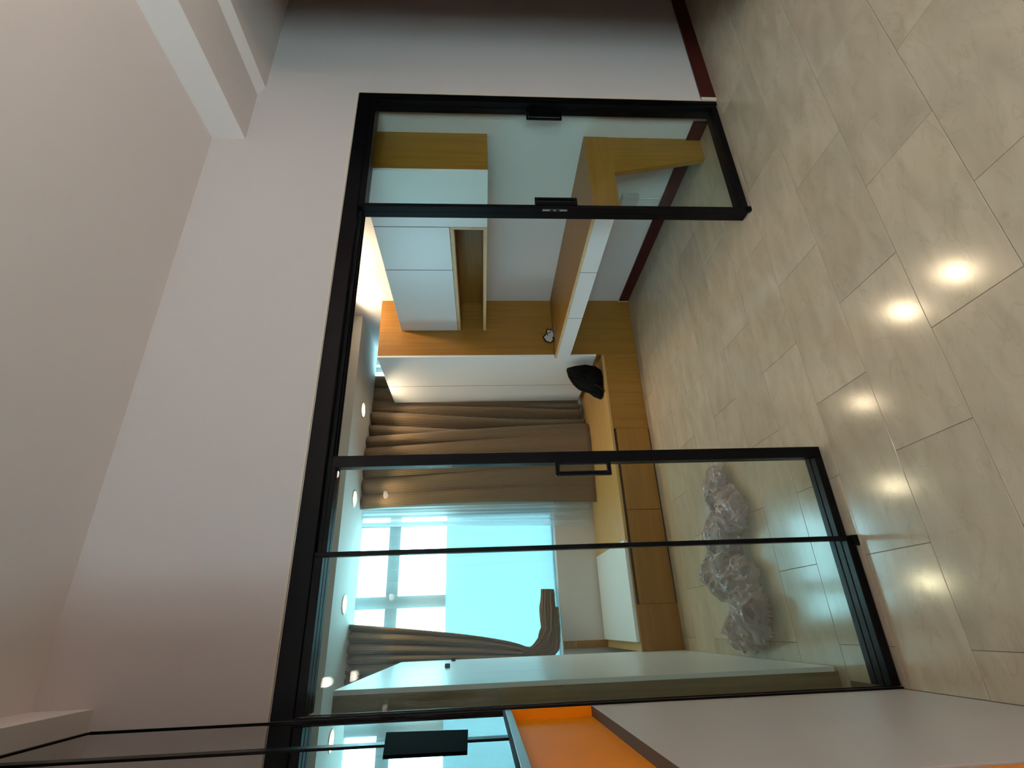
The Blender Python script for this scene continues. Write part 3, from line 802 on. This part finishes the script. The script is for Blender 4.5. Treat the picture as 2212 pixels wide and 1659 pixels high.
# ------------------------------------------------------------------ crumpled plastic on the floor
BL = [(0.66, 0.93, 0.16, 0.13, 0.10), (0.52, 0.80, 0.15, 0.13, 0.13), (0.40, 0.98, 0.14, 0.20, 0.15), (0.24, 1.08, 0.15, 0.21, 0.18), (0.14, 0.86, 0.16, 0.17, 0.14), (0.02, 0.82, 0.15, 0.17, 0.15), (-0.06, 0.98, 0.11, 0.16, 0.12)]
def heap_h(x, y):
    h = 0
    for bx_, by_, rx, ry, hh in BL:
        d = ((x - bx_) / rx) ** 2 + ((y - by_) / ry) ** 2
        h = max(h, hh * max(0, 1 - d) ** 0.55) if d < 1 else h
    return h
def plastic_sheet(name, seed, scl, lift, parent, mat, cut):
    nx, ny = 170, 130
    x0, x1, y0, y1 = -0.21, 0.86, 0.55, 1.36
    idx, v, f = {}, [], []
    def hh(x, y):
        wx = 0.035 * nz_(x * 9, y * 9, seed) + 0.015 * nz_(x * 25, y * 25, seed + 5); wy = 0.035 * nz_(x * 9 + 7, y * 9, seed) + 0.015 * nz_(x * 25 + 9, y * 25, seed + 5)
        return heap_h(x + wx, y + wy)
    for j in range(ny + 1):
        for i in range(nx + 1):
            x = x0 + (x1 - x0) * i / nx; y = y0 + (y1 - y0) * j / ny
            b = hh(x, y)
            if b < cut: continue
            n1 = 1 - 2 * abs(nz_(x * 14 + 2 * nz_(x * 6, y * 6, seed), y * 14, seed + 3))
            n2 = 1 - 2 * abs(nz_(x * 31, y * 31, seed + 6))
            m = min(1, b / 0.05)
            z = b * scl * (0.80 + 0.5 * nz_(x * 9, y * 9, seed + 1)) + (0.024 * n1 + 0.007 * n2) * m + 0.0016 * random.uniform(-1, 1) * m
            if b < cut + 0.012: z += 0.018 * random.random()
            z = max(lift + 0.002, z + lift)
            idx[(i, j)] = len(v)
            v.append((x + 0.012 * nz_(x * 20, y * 20, z * 20 + seed), y + 0.012 * nz_(x * 20 + 4, y * 20, z * 20), z))
    for j in range(ny):
        for i in range(nx):
            q = [(i, j), (i + 1, j), (i + 1, j + 1), (i, j + 1)]
            if all(k in idx for k in q):
                f.append(tuple(idx[k] for k in q))
    return mesh_obj(name, v, f, mat, parent, smooth=True)
ph = thing('plastic_wrap', (0.3, 0.95, 0), 'crumpled heap of clear plastic wrap on the study floor', 'plastic wrap')
plastic_sheet('film_layer', 1.3, 1.0, 0.0, ph, M['plastic'], 0.02)
plastic_sheet('film_layer', 8.7, 0.66, 0.001, ph, M['plastic'], 0.03)
def brownf(th, p):
    x = math.cos(th) * math.cos(p); y = math.sin(th) * math.cos(p); z = math.sin(p)
    r = 1 + 0.35 * nz_(x * 2, y * 2, z * 2)
    return (0.03 + 0.065 * x * r, 0.84 + 0.06 * y * r, 0.045 + 0.042 * z * r)
bo = blob('brown_wrapping', brownf, 24, 14, M['brown'], ph); bo['label'] = 'brown piece inside the plastic'
